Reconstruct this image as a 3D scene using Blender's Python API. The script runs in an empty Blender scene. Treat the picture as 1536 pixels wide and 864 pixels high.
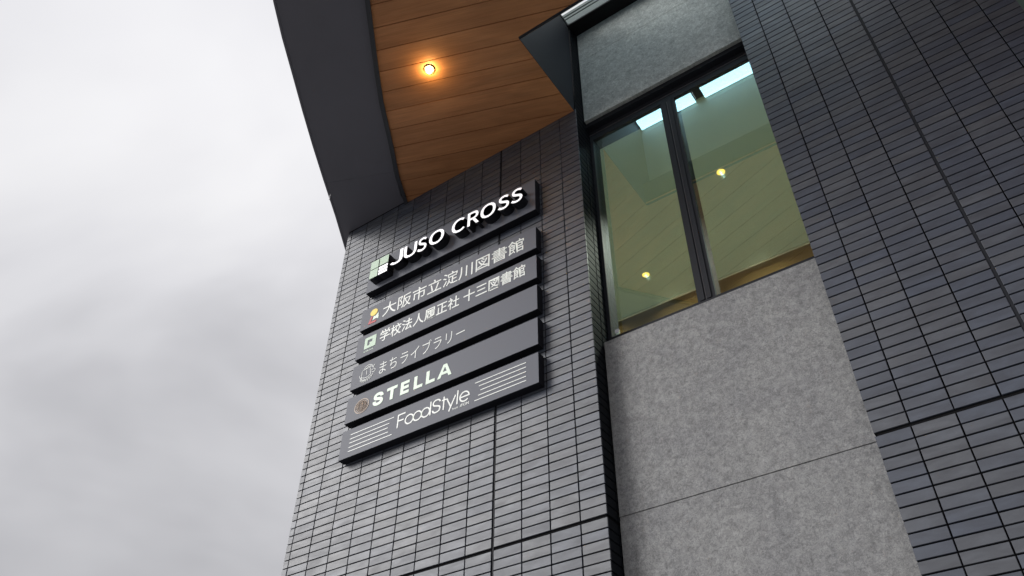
import bpy, bmesh, math, random, json
from mathutils import Matrix, Vector, noise
random.seed(7)
S = bpy.context.scene
# ------------------------------------------------------------------ camera
RC = ((0.822447, 0.568816, 0.005396), (-0.377840, 0.553358, -0.742316), (-0.425227, 0.608476, 0.670029))
CP = (3.23981, -4.42486, -2.49629)
FPX = 1236.456
cam = bpy.data.cameras.new('camera'); co = bpy.data.objects.new('camera', cam); S.collection.objects.link(co)
co.matrix_world = Matrix(((RC[0][0], -RC[1][0], -RC[2][0], CP[0]), (RC[0][1], -RC[1][1], -RC[2][1], CP[1]),
                          (RC[0][2], -RC[1][2], -RC[2][2], CP[2]), (0, 0, 0, 1)))
cam.sensor_fit = 'HORIZONTAL'; cam.sensor_width = 36; cam.lens = FPX/1536*36
cam.clip_start = .05; cam.clip_end = 3000
S.camera = co
def pix(x, y, z):
    v = (x-CP[0], y-CP[1], z-CP[2]); d = [sum(r[i]*v[i] for i in range(3)) for r in RC]
    if d[2] < .05: return None
    return 768+FPX*d[0]/d[2], 432+FPX*d[1]/d[2]
# ------------------------------------------------------------------ world, sun, exposure
SUN_DIR = Vector((-0.72, -0.62, 0.50)).normalized()      # towards the bright part of the overcast sky
sun_el = math.asin(SUN_DIR.z); sun_az = math.atan2(SUN_DIR.x, SUN_DIR.y)
W = bpy.data.worlds.new('World'); S.world = W; W.use_nodes = True
nt = W.node_tree; N = nt.nodes; L = nt.links; N.clear()
out = N.new('ShaderNodeOutputWorld'); bg = N.new('ShaderNodeBackground'); bg2 = N.new('ShaderNodeBackground')
sky = N.new('ShaderNodeTexSky'); sky.sky_type = 'NISHITA'; sky.sun_disc = False
sky.sun_elevation = sun_el; sky.sun_rotation = sun_az
bg.inputs['Strength'].default_value = 0.07
L.new(sky.outputs[0], bg.inputs[0])
tc = N.new('ShaderNodeTexCoord'); mp = N.new('ShaderNodeMapping'); mp.inputs['Scale'].default_value = (1, 1, 1.5)
mp.inputs['Location'].default_value = (6.5, 3.0, 13.0)
L.new(tc.outputs['Generated'], mp.inputs[0])
n1 = N.new('ShaderNodeTexNoise'); n1.inputs['Scale'].default_value = 1.9; n1.inputs['Detail'].default_value = 4.5
n1.inputs['Roughness'].default_value = .52; n1.inputs['Distortion'].default_value = .35
L.new(mp.outputs[0], n1.inputs[0])
cr = N.new('ShaderNodeValToRGB'); L.new(n1.outputs[0], cr.inputs[0])
e = cr.color_ramp.elements
e[0].position = .31; e[0].color = (.47, .468, .49, 1); e[1].position = .63; e[1].color = (.71, .706, .72, 1)
m_ = cr.color_ramp.elements.new(.47); m_.color = (.615, .612, .635, 1)
sx = N.new('ShaderNodeSeparateXYZ'); L.new(tc.outputs['Generated'], sx.inputs[0])     # overcast sky: brighter towards the zenith
mm = N.new('ShaderNodeMath'); mm.operation = 'MULTIPLY_ADD'; mm.use_clamp = False; mm.inputs[1].default_value = .82; mm.inputs[2].default_value = .75
mc = N.new('ShaderNodeMath'); mc.operation = 'MAXIMUM'; mc.inputs[1].default_value = 0
L.new(sx.outputs[2], mc.inputs[0]); L.new(mc.outputs[0], mm.inputs[0]); L.new(mm.outputs[0], bg2.inputs['Strength'])
L.new(cr.outputs[0], bg2.inputs[0])
mx = N.new('ShaderNodeMixShader'); mx.inputs[0].default_value = .95
L.new(bg.outputs[0], mx.inputs[1]); L.new(bg2.outputs[0], mx.inputs[2]); L.new(mx.outputs[0], out.inputs[0])
sl = bpy.data.lights.new('sun', 'SUN'); sl.energy = 1.9; sl.angle = math.radians(30); sl.color = (1, .98, .96)
so = bpy.data.objects.new('sun', sl); S.collection.objects.link(so)
so.rotation_euler = (-SUN_DIR).to_track_quat('-Z', 'Y').to_euler()
S.view_settings.view_transform = 'Standard'; S.view_settings.look = 'None'
S.view_settings.gamma = 1; S.view_settings.exposure = 0; S.view_settings.use_curve_mapping = False
S.cycles.max_bounces = 10; S.cycles.transparent_max_bounces = 12
# ------------------------------------------------------------------ helpers
COL = S.collection
def box(bm, x0, x1, y0, y1, z0, z1, mi=0):
    v = [bm.verts.new(p) for p in ((x0,y0,z0),(x1,y0,z0),(x1,y1,z0),(x0,y1,z0),(x0,y0,z1),(x1,y0,z1),(x1,y1,z1),(x0,y1,z1))]
    for f in ((0,3,2,1),(4,5,6,7),(0,1,5,4),(1,2,6,5),(2,3,7,6),(3,0,4,7)):
        bm.faces.new([v[i] for i in f]).material_index = mi
def prism(bm, poly, z0, z1, mi=0):
    """vertical prism over an xy polygon"""
    a = [bm.verts.new((x, y, z0)) for x, y in poly]; b = [bm.verts.new((x, y, z1)) for x, y in poly]
    n = len(poly)
    bm.faces.new(a).material_index = mi; bm.faces.new(b).material_index = mi
    for i in range(n): bm.faces.new((a[i], a[(i+1) % n], b[(i+1) % n], b[i])).material_index = mi
def prism_x(bm, poly, x0, x1):
    a = [bm.verts.new((x0, y, z)) for y, z in poly]; b = [bm.verts.new((x1, y, z)) for y, z in poly]
    n = len(poly); bm.faces.new(a); bm.faces.new(b)
    for i in range(n): bm.faces.new((a[i], a[(i+1) % n], b[(i+1) % n], b[i]))
def tile_geo(bm, x0, x1, y0, y1, z0, z1, c=.0016, side='front'):
    """tile with softened face edges; the face looks to -y (front), +x (right) or -x (left)"""
    if side == 'front': T = lambda u, d, w: (u, y0+d, w); U0, U1, D = x0, x1, y1-y0
    elif side == 'right': T = lambda u, d, w: (x1-d, u, w); U0, U1, D = y0, y1, x1-x0
    else: T = lambda u, d, w: (x0+d, u, w); U0, U1, D = y0, y1, x1-x0
    r = [[bm.verts.new(T(u, d, w)) for u, w in q] for d, q in (
        (0, ((U0+c,z0+c),(U1-c,z0+c),(U1-c,z1-c),(U0+c,z1-c))), (c, ((U0,z0),(U1,z0),(U1,z1),(U0,z1))), (D, ((U0,z0),(U1,z0),(U1,z1),(U0,z1))))]
    bm.faces.new(r[0])
    for k in (0, 1):
        for i in range(4): bm.faces.new((r[k][i], r[k+1][i], r[k+1][(i+1) % 4], r[k][(i+1) % 4]))
def mesh(name, bm, mats):
    bmesh.ops.recalc_face_normals(bm, faces=bm.faces)
    me = bpy.data.meshes.new(name); bm.to_mesh(me); bm.free()
    for m in (mats if isinstance(mats, (list, tuple)) else [mats]): me.materials.append(m)
    return me
def obj(name, bm, mats, parent=None, loc=None, label=None, kind=None):
    me = bm if isinstance(bm, bpy.types.Mesh) else mesh(name, bm, mats)
    o = bpy.data.objects.new(name, me); COL.objects.link(o)
    if parent is not None: o.parent = parent
    if loc: o.location = loc
    if label: o['label'] = label
    if kind: o['kind'] = kind
    return o
def thing(name, label, cat, loc=(0, 0, 0), group=None):
    o = bpy.data.objects.new(name, None); COL.objects.link(o); o.location = loc
    o.empty_display_size = .1
    o['label'] = label; o['category'] = cat
    if group: o['group'] = group
    return o
def tag(o, label, cat, group=None):
    o['label'] = label; o['category'] = cat
    if group: o['group'] = group
    return o
def disc(bm, cx, cy, z, r0, r1=0, n=28, z1=None):
    """horizontal disc / ring, optionally a frustum between radii r0 at z and r1 at z1"""
    z1 = z if z1 is None else z1
    a = [bm.verts.new((cx+r0*math.cos(t), cy+r0*math.sin(t), z)) for t in [i*2*math.pi/n for i in range(n)]]
    if r1 <= 0: bm.faces.new(a); return
    b = [bm.verts.new((cx+r1*math.cos(t), cy+r1*math.sin(t), z1)) for t in [i*2*math.pi/n for i in range(n)]]
    for i in range(n): bm.faces.new((a[i], a[(i+1) % n], b[(i+1) % n], b[i]))
# ------------------------------------------------------------------ materials
def mat(name, col, rough=.5, metal=0, spec=.5, ior=None):
    m = bpy.data.materials.new(name); m.use_nodes = True
    b = m.node_tree.nodes['Principled BSDF']
    b.inputs['Base Color'].default_value = (*col, 1); b.inputs['Roughness'].default_value = rough
    b.inputs['Metallic'].default_value = metal; b.inputs['Specular IOR Level'].default_value = spec
    if ior: b.inputs['IOR'].default_value = ior
    return m
def nd(m, t, **kw):
    n = m.node_tree.nodes.new(t)
    for k, v in kw.items():
        if k in n.inputs: n.inputs[k].default_value = v
        else: setattr(n, k, v)
    return n
def lk(m, a, b): m.node_tree.links.new(a, b)
def ramp(m, fac, stops):
    r = nd(m, 'ShaderNodeValToRGB'); el = r.color_ramp.elements
    while len(el) < len(stops): el.new(.5)
    for e_, (p, c) in zip(el, stops): e_.position = p; e_.color = (*c, 1) if len(c) == 3 else c
    lk(m, fac, r.inputs[0]); return r.outputs[0]
def noisy(m, vec, scale, detail=4, rough=.5, dist=0, mapping=None):
    if mapping:
        mp = nd(m, 'ShaderNodeMapping'); mp.inputs['Scale'].default_value = mapping; lk(m, vec, mp.inputs[0]); vec = mp.outputs[0]
    n = nd(m, 'ShaderNodeTexNoise', Scale=scale, Detail=detail, Roughness=rough, Distortion=dist); lk(m, vec, n.inputs[0]); return n.outputs[0]
def bump(m, h, strength, dist):
    b = nd(m, 'ShaderNodeBump', Strength=strength, Distance=dist); lk(m, h, b.inputs['Height'])
    lk(m, b.outputs[0], m.node_tree.nodes['Principled BSDF'].inputs['Normal']); return b
def mixc(m, a, b, fac, mode='MIX'):
    x = nd(m, 'ShaderNodeMix', data_type='RGBA', blend_type=mode)
    if isinstance(fac, (int, float)): x.inputs[0].default_value = fac
    else: lk(m, fac, x.inputs[0])
    for i, v in ((6, a), (7, b)):
        if isinstance(v, tuple): x.inputs[i].default_value = (*v, 1)
        else: lk(m, v, x.inputs[i])
    return x.outputs[2]
def bsdf(m): return m.node_tree.nodes['Principled BSDF']

def painted(name, col, rough, metal=0, spec=.5, var=.1, bs=.05):
    m = mat(name, col, rough, metal, spec); g = nd(m, 'ShaderNodeNewGeometry')
    n = noisy(m, g.outputs['Position'], 1.6, 4, .55, .3)
    lk(m, mixc(m, tuple(c*(1-var) for c in col), tuple(c*(1+var) for c in col), n), bsdf(m).inputs['Base Color'])
    f = noisy(m, g.outputs['Position'], 420, 2, .5); bump(m, f, bs, .001)
    return m
# dark charcoal clay tile: every piece its own tone, smoky mottling that runs along the courses
M_tile = mat('charcoal_tile', (.1, .1, .11), .42, 0, .5, 1.85)
g = nd(M_tile, 'ShaderNodeNewGeometry'); oi = nd(M_tile, 'ShaderNodeObjectInfo')
rnd = nd(M_tile, 'ShaderNodeMath', operation='ADD'); lk(M_tile, g.outputs['Random Per Island'], rnd.inputs[0]); lk(M_tile, oi.outputs['Random'], rnd.inputs[1])
fr = nd(M_tile, 'ShaderNodeMath', operation='FRACT'); lk(M_tile, rnd.outputs[0], fr.inputs[0])
sc = nd(M_tile, 'ShaderNodeVectorMath', operation='SCALE'); sc.inputs[0].default_value = (17, 5, 31); lk(M_tile, fr.outputs[0], sc.inputs['Scale'])
ad = nd(M_tile, 'ShaderNodeVectorMath', operation='ADD'); lk(M_tile, g.outputs['Position'], ad.inputs[0]); lk(M_tile, sc.outputs[0], ad.inputs[1])
tone = ramp(M_tile, fr.outputs[0], [(0, (.048, .060, .092)), (.3, (.060, .071, .100)), (.55, (.068, .075, .094)), (.8, (.078, .086, .106)), (1, (.053, .067, .103))])
mo = noisy(M_tile, ad.outputs[0], 3.2, 5, .55, .5, (1.5, 1.5, 4.5))
mo2 = noisy(M_tile, g.outputs['Position'], 1.7, 3, .5, .3)
c1 = mixc(M_tile, tone, ramp(M_tile, mo, [(.3, (.55, .55, .6)), (.52, (1, 1, 1)), (.72, (1.5, 1.5, 1.46))]), .8, 'MULTIPLY')
c1 = mixc(M_tile, c1, ramp(M_tile, mo2, [(.35, (.85, .86, .9)), (.65, (1.14, 1.12, 1.08))]), .8, 'MULTIPLY')
lk(M_tile, c1, bsdf(M_tile).inputs['Base Color'])
fn = noisy(M_tile, g.outputs['Position'], 260, 3, .6)
lk(M_tile, ramp(M_tile, mo, [(.3, (.53,)*3), (.7, (.45,)*3)]), bsdf(M_tile).inputs['Roughness'])
bump(M_tile, fn, .25, .002)

M_tile_shade = painted('shade_darkened_tile', (.008, .010, .014), .6, 0, .12, .3)  # reveal tiles: the shade of the recess is put into this near-black colour
M_mortar = mat('black_mortar', (.012, .012, .013), .95, 0, .1)

def concrete(name, base, seed):
    m = mat(name, base, .85, 0, .3)
    g = nd(m, 'ShaderNodeNewGeometry'); a = nd(m, 'ShaderNodeVectorMath', operation='ADD'); a.inputs[1].default_value = (seed, seed*1.7, seed*.6)
    lk(m, g.outputs['Position'], a.inputs[0]); v = a.outputs[0]
    big = noisy(m, v, 2.6, 4, .5, .4); mid = noisy(m, v, 17, 6, .7, .5); fine = noisy(m, v, 58, 6, .78, 1.2); grain = noisy(m, v, 330, 2, .6)
    drops = nd(m, 'ShaderNodeTexVoronoi', Scale=5.5); drops.inputs['Randomness'].default_value = 1; lk(m, v, drops.inputs[0])
    b_ = base
    c = ramp(m, mid, [(.32, tuple(x*.76 for x in b_)), (.5, b_), (.68, tuple(x*1.24 for x in b_))])
    c = mixc(m, c, ramp(m, big, [(.3, (.93, .93, .94)), (.7, (1.06, 1.06, 1.05))]), 1, 'MULTIPLY')
    c = mixc(m, c, ramp(m, fine, [(.38, (.60, .60, .61)), (.5, (1, 1, 1)), (.62, (1.36, 1.35, 1.33))]), .8, 'MULTIPLY')
    c = mixc(m, c, ramp(m, grain, [(.3, (.8, .8, .8)), (.7, (1.2, 1.2, 1.2))]), .7, 'MULTIPLY')
    c = mixc(m, c, ramp(m, drops.outputs['Distance'], [(.06, (.50, .52, .55)), (.12, (1, 1, 1))]), .45, 'MULTIPLY')
    streak = noisy(m, v, 9, 4, .6, .2, (1.6, 1, .10))
    c = mixc(m, c, ramp(m, streak, [(.36, (.90, .91, .92)), (.52, (1, 1, 1))]), .45, 'MULTIPLY')
    lk(m, c, bsdf(m).inputs['Base Color'])
    s = nd(m, 'ShaderNodeMath', operation='ADD'); lk(m, mid, s.inputs[0]); lk(m, fine, s.inputs[1])
    bump(m, s.outputs[0], .55, .007)
    return m
M_conc = concrete('grey_cement_board', (.335, .336, .34), 3.3)
M_conc_lit = concrete('grey_cement_board_lit_upper', (.52, .535, .52), 8.1)  # same board as below, with the brighter light up there put into its colour

# timber-look planks, grain along local x
def wood():
    m = mat('brown_timber', (.3, .13, .06), .5, 0, .4)
    t = nd(m, 'ShaderNodeTexCoord'); oi = nd(m, 'ShaderNodeObjectInfo')
    s = nd(m, 'ShaderNodeVectorMath', operation='SCALE'); s.inputs[0].default_value = (9, 13, 4); lk(m, oi.outputs['Random'], s.inputs['Scale'])
    a = nd(m, 'ShaderNodeVectorMath', operation='ADD'); lk(m, t.outputs['Object'], a.inputs[0]); lk(m, s.outputs[0], a.inputs[1])
    g1 = noisy(m, a.outputs[0], 6, 6, .6, .6, (.35, 7, 1)); g2 = noisy(m, a.outputs[0], 2.2, 3, .5, .8, (.5, 2.2, 1)); g3 = noisy(m, a.outputs[0], 30, 4, .6, .2, (.12, 8, 1))
    c = ramp(m, g1, [(.15, (.50, .205, .082)), (.5, (.62, .275, .118)), (.88, (.68, .33, .155))])
    c = mixc(m, c, ramp(m, g2, [(.3, (.80, .79, .78)), (.7, (1.15, 1.16, 1.18))]), .9, 'MULTIPLY')
    c = mixc(m, c, ramp(m, g3, [(.3, (.84, .82, .8)), (.7, (1.12, 1.12, 1.12))]), .8, 'MULTIPLY')
    pr_ = ramp(m, oi.outputs['Random'], [(0, (.9, .9, .9)), (1, (1.08, 1.08, 1.08))])
    c = mixc(m, c, pr_, 1, 'MULTIPLY')
    lk(m, c, bsdf(m).inputs['Base Color']); bump(m, g3, .12, .002)
    return m
M_wood = wood()
M_groove = mat('dark_groove', (.03, .015, .01), .9, 0, .1)

M_soffit = painted('charcoal_metal_soffit', (.17, .165, .195), .5, .0, .6, .12)
M_trim = painted('charcoal_metal_trim', (.05, .052, .062), .4, .0, .6, .1)
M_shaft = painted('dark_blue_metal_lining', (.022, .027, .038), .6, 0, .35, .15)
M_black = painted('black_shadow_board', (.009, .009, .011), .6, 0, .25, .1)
M_frame = painted('black_anodised_frame', (.018, .020, .027), .6, .0, .35, .1)
M_frame_l = painted('frame_seal_strip', (.15, .14, .15), .5, 0, .5, .1)
M_sign = painted('grey_sign_face', (.148, .156, .190), .55, .0, .45, .04, .03)
M_case = painted('shade_black_sign_casing', (.012, .012, .017), .5, 0, .3, .1)  # black holds the shade on the board sides; raised letter returns share it
M_parapet = painted('pale_grey_cladding', (.17, .20, .20), .5, 0, .5, .06)
M_roof = painted('grey_roofing', (.30, .30, .29), .8, 0, .3, .1)
M_ground = painted('grey_paving', (.16, .16, .158), .8, 0, .3, .15)
M_white = mat('white_letter', (.78, .80, .76), .45)
M_mint = mat('pale_mint_letter', (.70, .80, .70), .45)
def lit(name, col, st):
    m = mat(name, col, .4); b = bsdf(m); b.inputs['Emission Color'].default_value = (*col, 1); b.inputs['Emission Strength'].default_value = st; return m
M_mint_e = lit('pale_green_emblem_face', (.50, .66, .49), .16)
M_panel = lit('bluish_light_diffuser', (.62, .88, 1.0), 3.4)
M_litw = lit('backlit_white_face', (.93, .92, .95), .78)
M_mint_l = lit('backlit_mint_face', (.68, .79, .66), .34)
M_white_l = lit('backlit_print_face', (.82, .84, .80), .26)
M_yellow = lit('yellow_print_glow', (.88, .64, .02), .25); M_red = mat('red_print', (.72, .08, .09), .5)  # the yellow is plain print with a faint glow added for vividness
M_bronze = mat('bronze_print', (.52, .39, .29), .45)
M_bulb = lit('warm_bulb', (1, .72, .30), 30)
M_lampglass = lit('warm_lamp_reflector', (1, .70, .38), .5)
M_roomlamp = lit('warm_room_lamp', (1, .70, .12), 2.6)
M_ringwhite = mat('white_lamp_ring', (.7, .7, .6), .5)
M_shaft_bounce = painted('pale_bounce_lining', (.26, .28, .28), .6, 0, .3, .05)
M_ringmetal = mat('satin_lamp_ring', (.55, .42, .28), .25, .8)
M_ceil = painted('pale_green_ceiling', (.54, .67, .62), .9, 0, .2, .03)
M_roomwall = painted('ochre_wall', (.50, .37, .18), .9, 0, .2, .06)
M_roomside = painted('beige_side_wall', (.40, .38, .28), .9, 0, .2, .05)
M_floor = painted('pale_floor', (.52, .53, .50), .7, 0, .3, .05)
M_ceiltrim = mat('white_ceiling_trim', (.8, .82, .74), .5)
M_small_white = mat('small_white_part', (.85, .85, .9), .4)

def glass(name, tint, refl, ior, k):
    m = bpy.data.materials.new(name); m.use_nodes = True; t = m.node_tree; t.nodes.clear()
    o = nd(m, 'ShaderNodeOutputMaterial'); tr = nd(m, 'ShaderNodeBsdfTransparent'); gl = nd(m, 'ShaderNodeBsdfGlossy', Roughness=.012)
    tr.inputs[0].default_value = (*tint, 1); gl.inputs[0].default_value = (*refl, 1)
    f = nd(m, 'ShaderNodeLayerWeight', Blend=.5); p5 = nd(m, 'ShaderNodeMath', operation='POWER'); p5.inputs[1].default_value = 4
    lk(m, f.outputs['Facing'], p5.inputs[0]); mu = nd(m, 'ShaderNodeMath', operation='MULTIPLY_ADD'); mu.inputs[1].default_value = k; mu.inputs[2].default_value = ior
    mu.use_clamp = True
    lk(m, p5.outputs[0], mu.inputs[0]); x = nd(m, 'ShaderNodeMixShader'); lk(m, mu.outputs[0], x.inputs[0])
    lk(m, tr.outputs[0], x.inputs[1]); lk(m, gl.outputs[0], x.inputs[2]); lk(m, x.outputs[0], o.inputs[0])
    return m
M_glass = glass('coated_green_glass', (.93, .955, .915), (.82, .97, 1.0), .24, 1.0)
M_glass_in = glass('inner_green_glass', (.965, .975, .955), (.62, .85, .95), .07, .8)
M_skyglass = glass('clear_skylight_glass', (.96, .98, .97), (.9, .95, 1.0), .03, .8)
ROOM_W, GLOW_W, WALL_FILL_W = 470.0, 2.8, 14
# ------------------------------------------------------------------ levels (metres; z = 0 is the long horizontal joint)
P, PZ, EH, GAP, EX = .235, .07233, .0124, .0085, .0085
GZ = -4.10                    # ground
ZS = 4.40                     # soffit
ZT = 6.00                     # head of the light shaft
XL, XR = -2.186, .914         # left pier
XB, XC = 2.633, 4.455         # right pier
# ------------------------------------------------------------------ setting
bm = bmesh.new(); box(bm, -60, 60, -60, 60, GZ-.2, GZ); obj('ground', bm, M_ground, kind='structure')

# ------------------------------------------------------------------ tiled piers
def rows_z(zmin, zmax):
    """(z0,z1) of each course, the wide joint at z = 0"""
    r = []
    k = 0
    while EH+k*PZ+PZ <= zmax+PZ*.5:
        r.append((EH+k*PZ+(GAP/2 if k else 0), EH+(k+1)*PZ-GAP/2)); k += 1
    k = 0
    while -EH-k*PZ > zmin:
        r.append((-EH-(k+1)*PZ+GAP/2, -EH-k*PZ-(GAP/2 if k else 0))); k += 1
    return r
def area_px(x0, x1, y, z0, z1):
    q = [pix(x0, y, z0), pix(x1, y, z0), pix(x1, y, z1), pix(x0, y, z1)]
    if any(p is None for p in q): return 0
    cx = sum(p[0] for p in q)/4; cy = sum(p[1] for p in q)/4
    if not (-12 < cx < 1548 and -12 < cy < 876): return 0
    return abs(sum(q[i][0]*q[(i+1) % 4][1]-q[(i+1) % 4][0]*q[i][1] for i in range(4)))/2
TD = .011                     # how far a tile stands proud of the mortar
tile_meshes = {}
def tile_wall(root, cols, rows, hidden=lambda x0, x1, z0, z1: False):
    cand = []
    for (x0, x1) in cols:
        for (z0, z1) in rows:
            cand.append((0 if hidden(x0, x1, z0, z1) else area_px(x0, x1, 0, z0, z1), x0, x1, z0, z1))
    cand.sort(reverse=True)
    rest = bmesh.new()
    for i, (a, x0, x1, z0, z1) in enumerate(cand):
        w, h = round(x1-x0, 4), round(z1-z0, 4)
        jit = random.uniform(-.0007, .0007)
        if i < 300 and a > 0:
            key = (w, h)
            if key not in tile_meshes:
                b = bmesh.new(); tile_geo(b, -w/2, w/2, -TD, 0, -h/2, h/2); tile_meshes[key] = mesh('tile', b, M_tile)
            t = obj('tile', tile_meshes[key], None, root, ((x0+x1)/2+random.uniform(-.0006, .0006), TD+jit, (z0+z1)/2+random.uniform(-.0006, .0006)))
            t.rotation_euler = (random.uniform(-.006, .006), random.uniform(-.0015, .0015), random.uniform(-.003, .003))
        else:
            tile_geo(rest, x0, x1, jit, TD, z0+random.uniform(-.0005, .0005), z1)
    o = obj('tile_courses', rest, M_tile, root, kind='stuff')

# left pier
left = thing('tiled_pier', 'dark grey tiled pier carrying the sign boards, at the left building corner', 'tiled wall', (0, 0, GZ))
def child_z(o, root):          # keep world coordinates for a child of a root standing on the ground
    o.location.z -= root.location.z if o.parent is root else 0
LR = rows_z(GZ+.02, ZS)
colsL = [(c*P-EX+GAP/2, (c+1)*P-EX-(GAP/2 if c < -1 else 0)-(.006 if c == -1 else 0)) for c in range(-9, 0)]
colsL = [(XL, -9*P-EX-GAP/2)]+colsL
colsL += [(c*P+EX+GAP/2 if c else EX, (c+1)*P+EX-GAP/2) for c in range(0, 3)]+[(3*P+EX+GAP/2, XR)]
def behind_sign(x0, x1, z0, z1): return x0 > -1.60 and x1 < .46 and 1.20 < z0 and z1 < 3.55
tile_wall(left, colsL, LR, behind_sign)
bm = bmesh.new(); box(bm, XL+.012, XR-.012, TD, .36, GZ, ZT-.01); obj('mortar_core', bm, M_mortar, left)
b1 = bmesh.new()
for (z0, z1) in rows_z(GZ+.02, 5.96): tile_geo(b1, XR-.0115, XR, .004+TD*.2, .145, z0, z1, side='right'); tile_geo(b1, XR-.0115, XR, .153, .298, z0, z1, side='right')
obj('reveal_tile_courses', b1, M_tile_shade, left, kind='stuff')
b1 = bmesh.new()
for (z0, z1) in rows_z(GZ+.02, 5.9):
    for k in range(14):
        tile_geo(b1, XL, XL+.0115, .009+k*P+(GAP/2 if k else 0), .009+(k+1)*P-GAP/2, z0, z1, side='left')
obj('side_tile_courses', b1, M_tile, left, kind='stuff')
bm = bmesh.new(); box(bm, XL+.012, XL+.25, .36, 3.3, GZ, ZT-.01); obj('side_wall_core', bm, M_mortar, left)
bm = bmesh.new(); box(bm, -.0035, .0035, .004, TD, GZ, ZS); obj('joint_sealant', bm, M_frame, left)
# right pier
right = thing('tiled_pier', 'dark grey tiled pier to the right of the window, with a wide vertical joint', 'tiled wall', (0, 0, GZ))
j1 = 2.8293
colsR = [(XB, j1-GAP/2)]
x = j1
for k in range(1, 9):
    a = x+GAP/2 if k != 4 else x+.0105
    nx = x+P
    if k == 3: nx += EX; b = nx-.0105
    elif k == 4: nx += EX; b = nx-GAP/2
    else: b = nx-GAP/2
    if k > 7: break
    colsR.append((a, min(b, XC))); x = nx
    if k == 3: XEXP = nx
colsR[-1] = (colsR[-1][0], XC)
tile_wall(right, colsR, rows_z(GZ+.02, 5.96))
bm = bmesh.new(); box(bm, XB+.012, XC-.012, TD, .36, GZ, ZT-.01); obj('mortar_core', bm, M_mortar, right)
b1 = bmesh.new()
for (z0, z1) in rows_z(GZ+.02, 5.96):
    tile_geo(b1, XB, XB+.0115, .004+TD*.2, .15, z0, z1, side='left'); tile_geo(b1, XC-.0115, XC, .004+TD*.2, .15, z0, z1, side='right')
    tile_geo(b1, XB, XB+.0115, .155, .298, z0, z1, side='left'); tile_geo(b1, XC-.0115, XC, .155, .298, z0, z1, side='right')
obj('reveal_tile_courses', b1, M_tile_shade, right, kind='stuff')
bm = bmesh.new(); box(bm, XEXP-.0095, XEXP+.0095, .0055, TD, GZ, 5.96); obj('joint_sealant', bm, M_frame, right)
for r in (left, right):
    for c in r.children: c.location.z -= GZ

# ------------------------------------------------------------------ recessed bays: cement boards and windows
def board_wall(x0, x1, name, label):
    r = thing(name, label, 'cement wall', ((x0+x1)/2, .2, GZ))
    def put(nm, bmm, m):
        o = obj(nm, bmm, m, r); o.location = (-(x0+x1)/2, -.2, -GZ); return o
    e = .010
    b = bmesh.new(); box(b, x0+e, x1-e, .156, .19, .047, 1.520); put('cement_board', b, M_conc)
    b = bmesh.new(); box(b, x0+e, x1-e, .156, .19, -1.6, .0192)
    put('cement_board', b, M_conc)
    b = bmesh.new(); box(b, x0+e, x1-e, .1610, .19, .0200, .0435); put('joint_strip', b, M_conc)
    b = bmesh.new(); box(b, x0+e, x1-e, .156, .19, -3.9, -1.606); put('cement_board', b, M_conc)
    b = bmesh.new(); box(b, x0+e, x1-e, .151, .19, 4.365, 5.437); put('cement_board', b, M_conc_lit)
    b = bmesh.new(); box(b, x0+e, x1-e, .151, .19, 5.442, 5.99); put('cement_board', b, M_conc_lit)
    b = bmesh.new(); box(b, x0+e, x1-e, .192, .30, GZ, 1.515); box(b, x0+e, x1-e, .192, .30, 4.37, 5.99); put('backing', b, M_mortar)
    return r
board_wall(XR, XB, 'cement_board_wall', 'mottled grey cement boards above and below the two-pane window, between the two tiled piers')
board_wall(XC, 6.2, 'cement_board_wall', 'grey cement boards beyond the right tiled pier, at the right edge of the picture')

def window(x0, x1, label, mull=None, with_mark=False):
    r = thing('window', label, 'window', ((x0+x1)/2, .33, 1.53))
    ox, oy, oz = (x0+x1)/2, .33, 1.53
    def put(nm, bmm, m, par=None):
        o = obj(nm, bmm, m, par or r)
        if par is None: o.location = (-ox, -oy, -oz)
        return o
    f = bmesh.new(); box(f, x0+.002, x0+.031, .255, .40, 1.53, 4.30); f and put('jamb', f, M_frame)
    f = bmesh.new(); box(f, x1-.031, x1-.002, .255, .40, 1.53, 4.30); put('jamb', f, M_frame)
    f = bmesh.new(); box(f, x0+.002, x1-.002, .192, .40, 4.310, 4.364); box(f, x0+.002, x1-.002, .256, .40, 4.163, 4.305); put('head_frame', f, M_frame)
    f = bmesh.new(); box(f, x0+.002, x1-.002, .248, .2555, 4.238, 4.2425); put('head_seal', f, M_frame_l)
    f = bmesh.new(); box(f, x0+.026, x1-.031, .254, .40, 1.522, 1.628); put('sill_frame', f, M_frame)
    f = bmesh.new(); box(f, x0+.002, x1-.002, .18, .25, 1.5205, 1.526); put('sill_flashing', f, M_frame)
    if mull:
        a, b_, c = mull
        f = bmesh.new(); box(f, a, b_-.003, .257, .40, 1.630, 4.161); box(f, a+.018, b_-.010, .248, .2565, 1.630, 4.161); put('mullion', f, M_frame)
        f = bmesh.new(); box(f, b_+.003, c, .257, .40, 1.630, 4.161); box(f, b_+.010, c-.03, .248, .2565, 1.630, 4.161); put('mullion', f, M_frame)
        f = bmesh.new(); box(f, b_-.0029, b_+.0029, .2585, .33, 1.630, 4.161); put('mullion_seal', f, M_frame_l)
        spans = [(x0+.032, a-.001), (c+.001, x1-.032)]
    else: spans = [(x0+.032, x1-.032)]
    for s0, s1 in spans:
        f = bmesh.new(); box(f, s0, s1, .275, .2755, 1.629, 4.162); g_ = put('pane', f, M_glass)
        f = bmesh.new(); box(f, s0, s1, .302, .3025, 1.629, 4.162); put('inner_pane', f, M_glass_in)
    if with_mark:
        f = bmesh.new(); prism_x(f, [(.262, 1.66), (.266, 1.70), (.269, 1.66)], x0+.06, x0+.095); put('corner_mark', f, M_small_white)  # small white triangle in the lower left corner of the window
    return r
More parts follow.
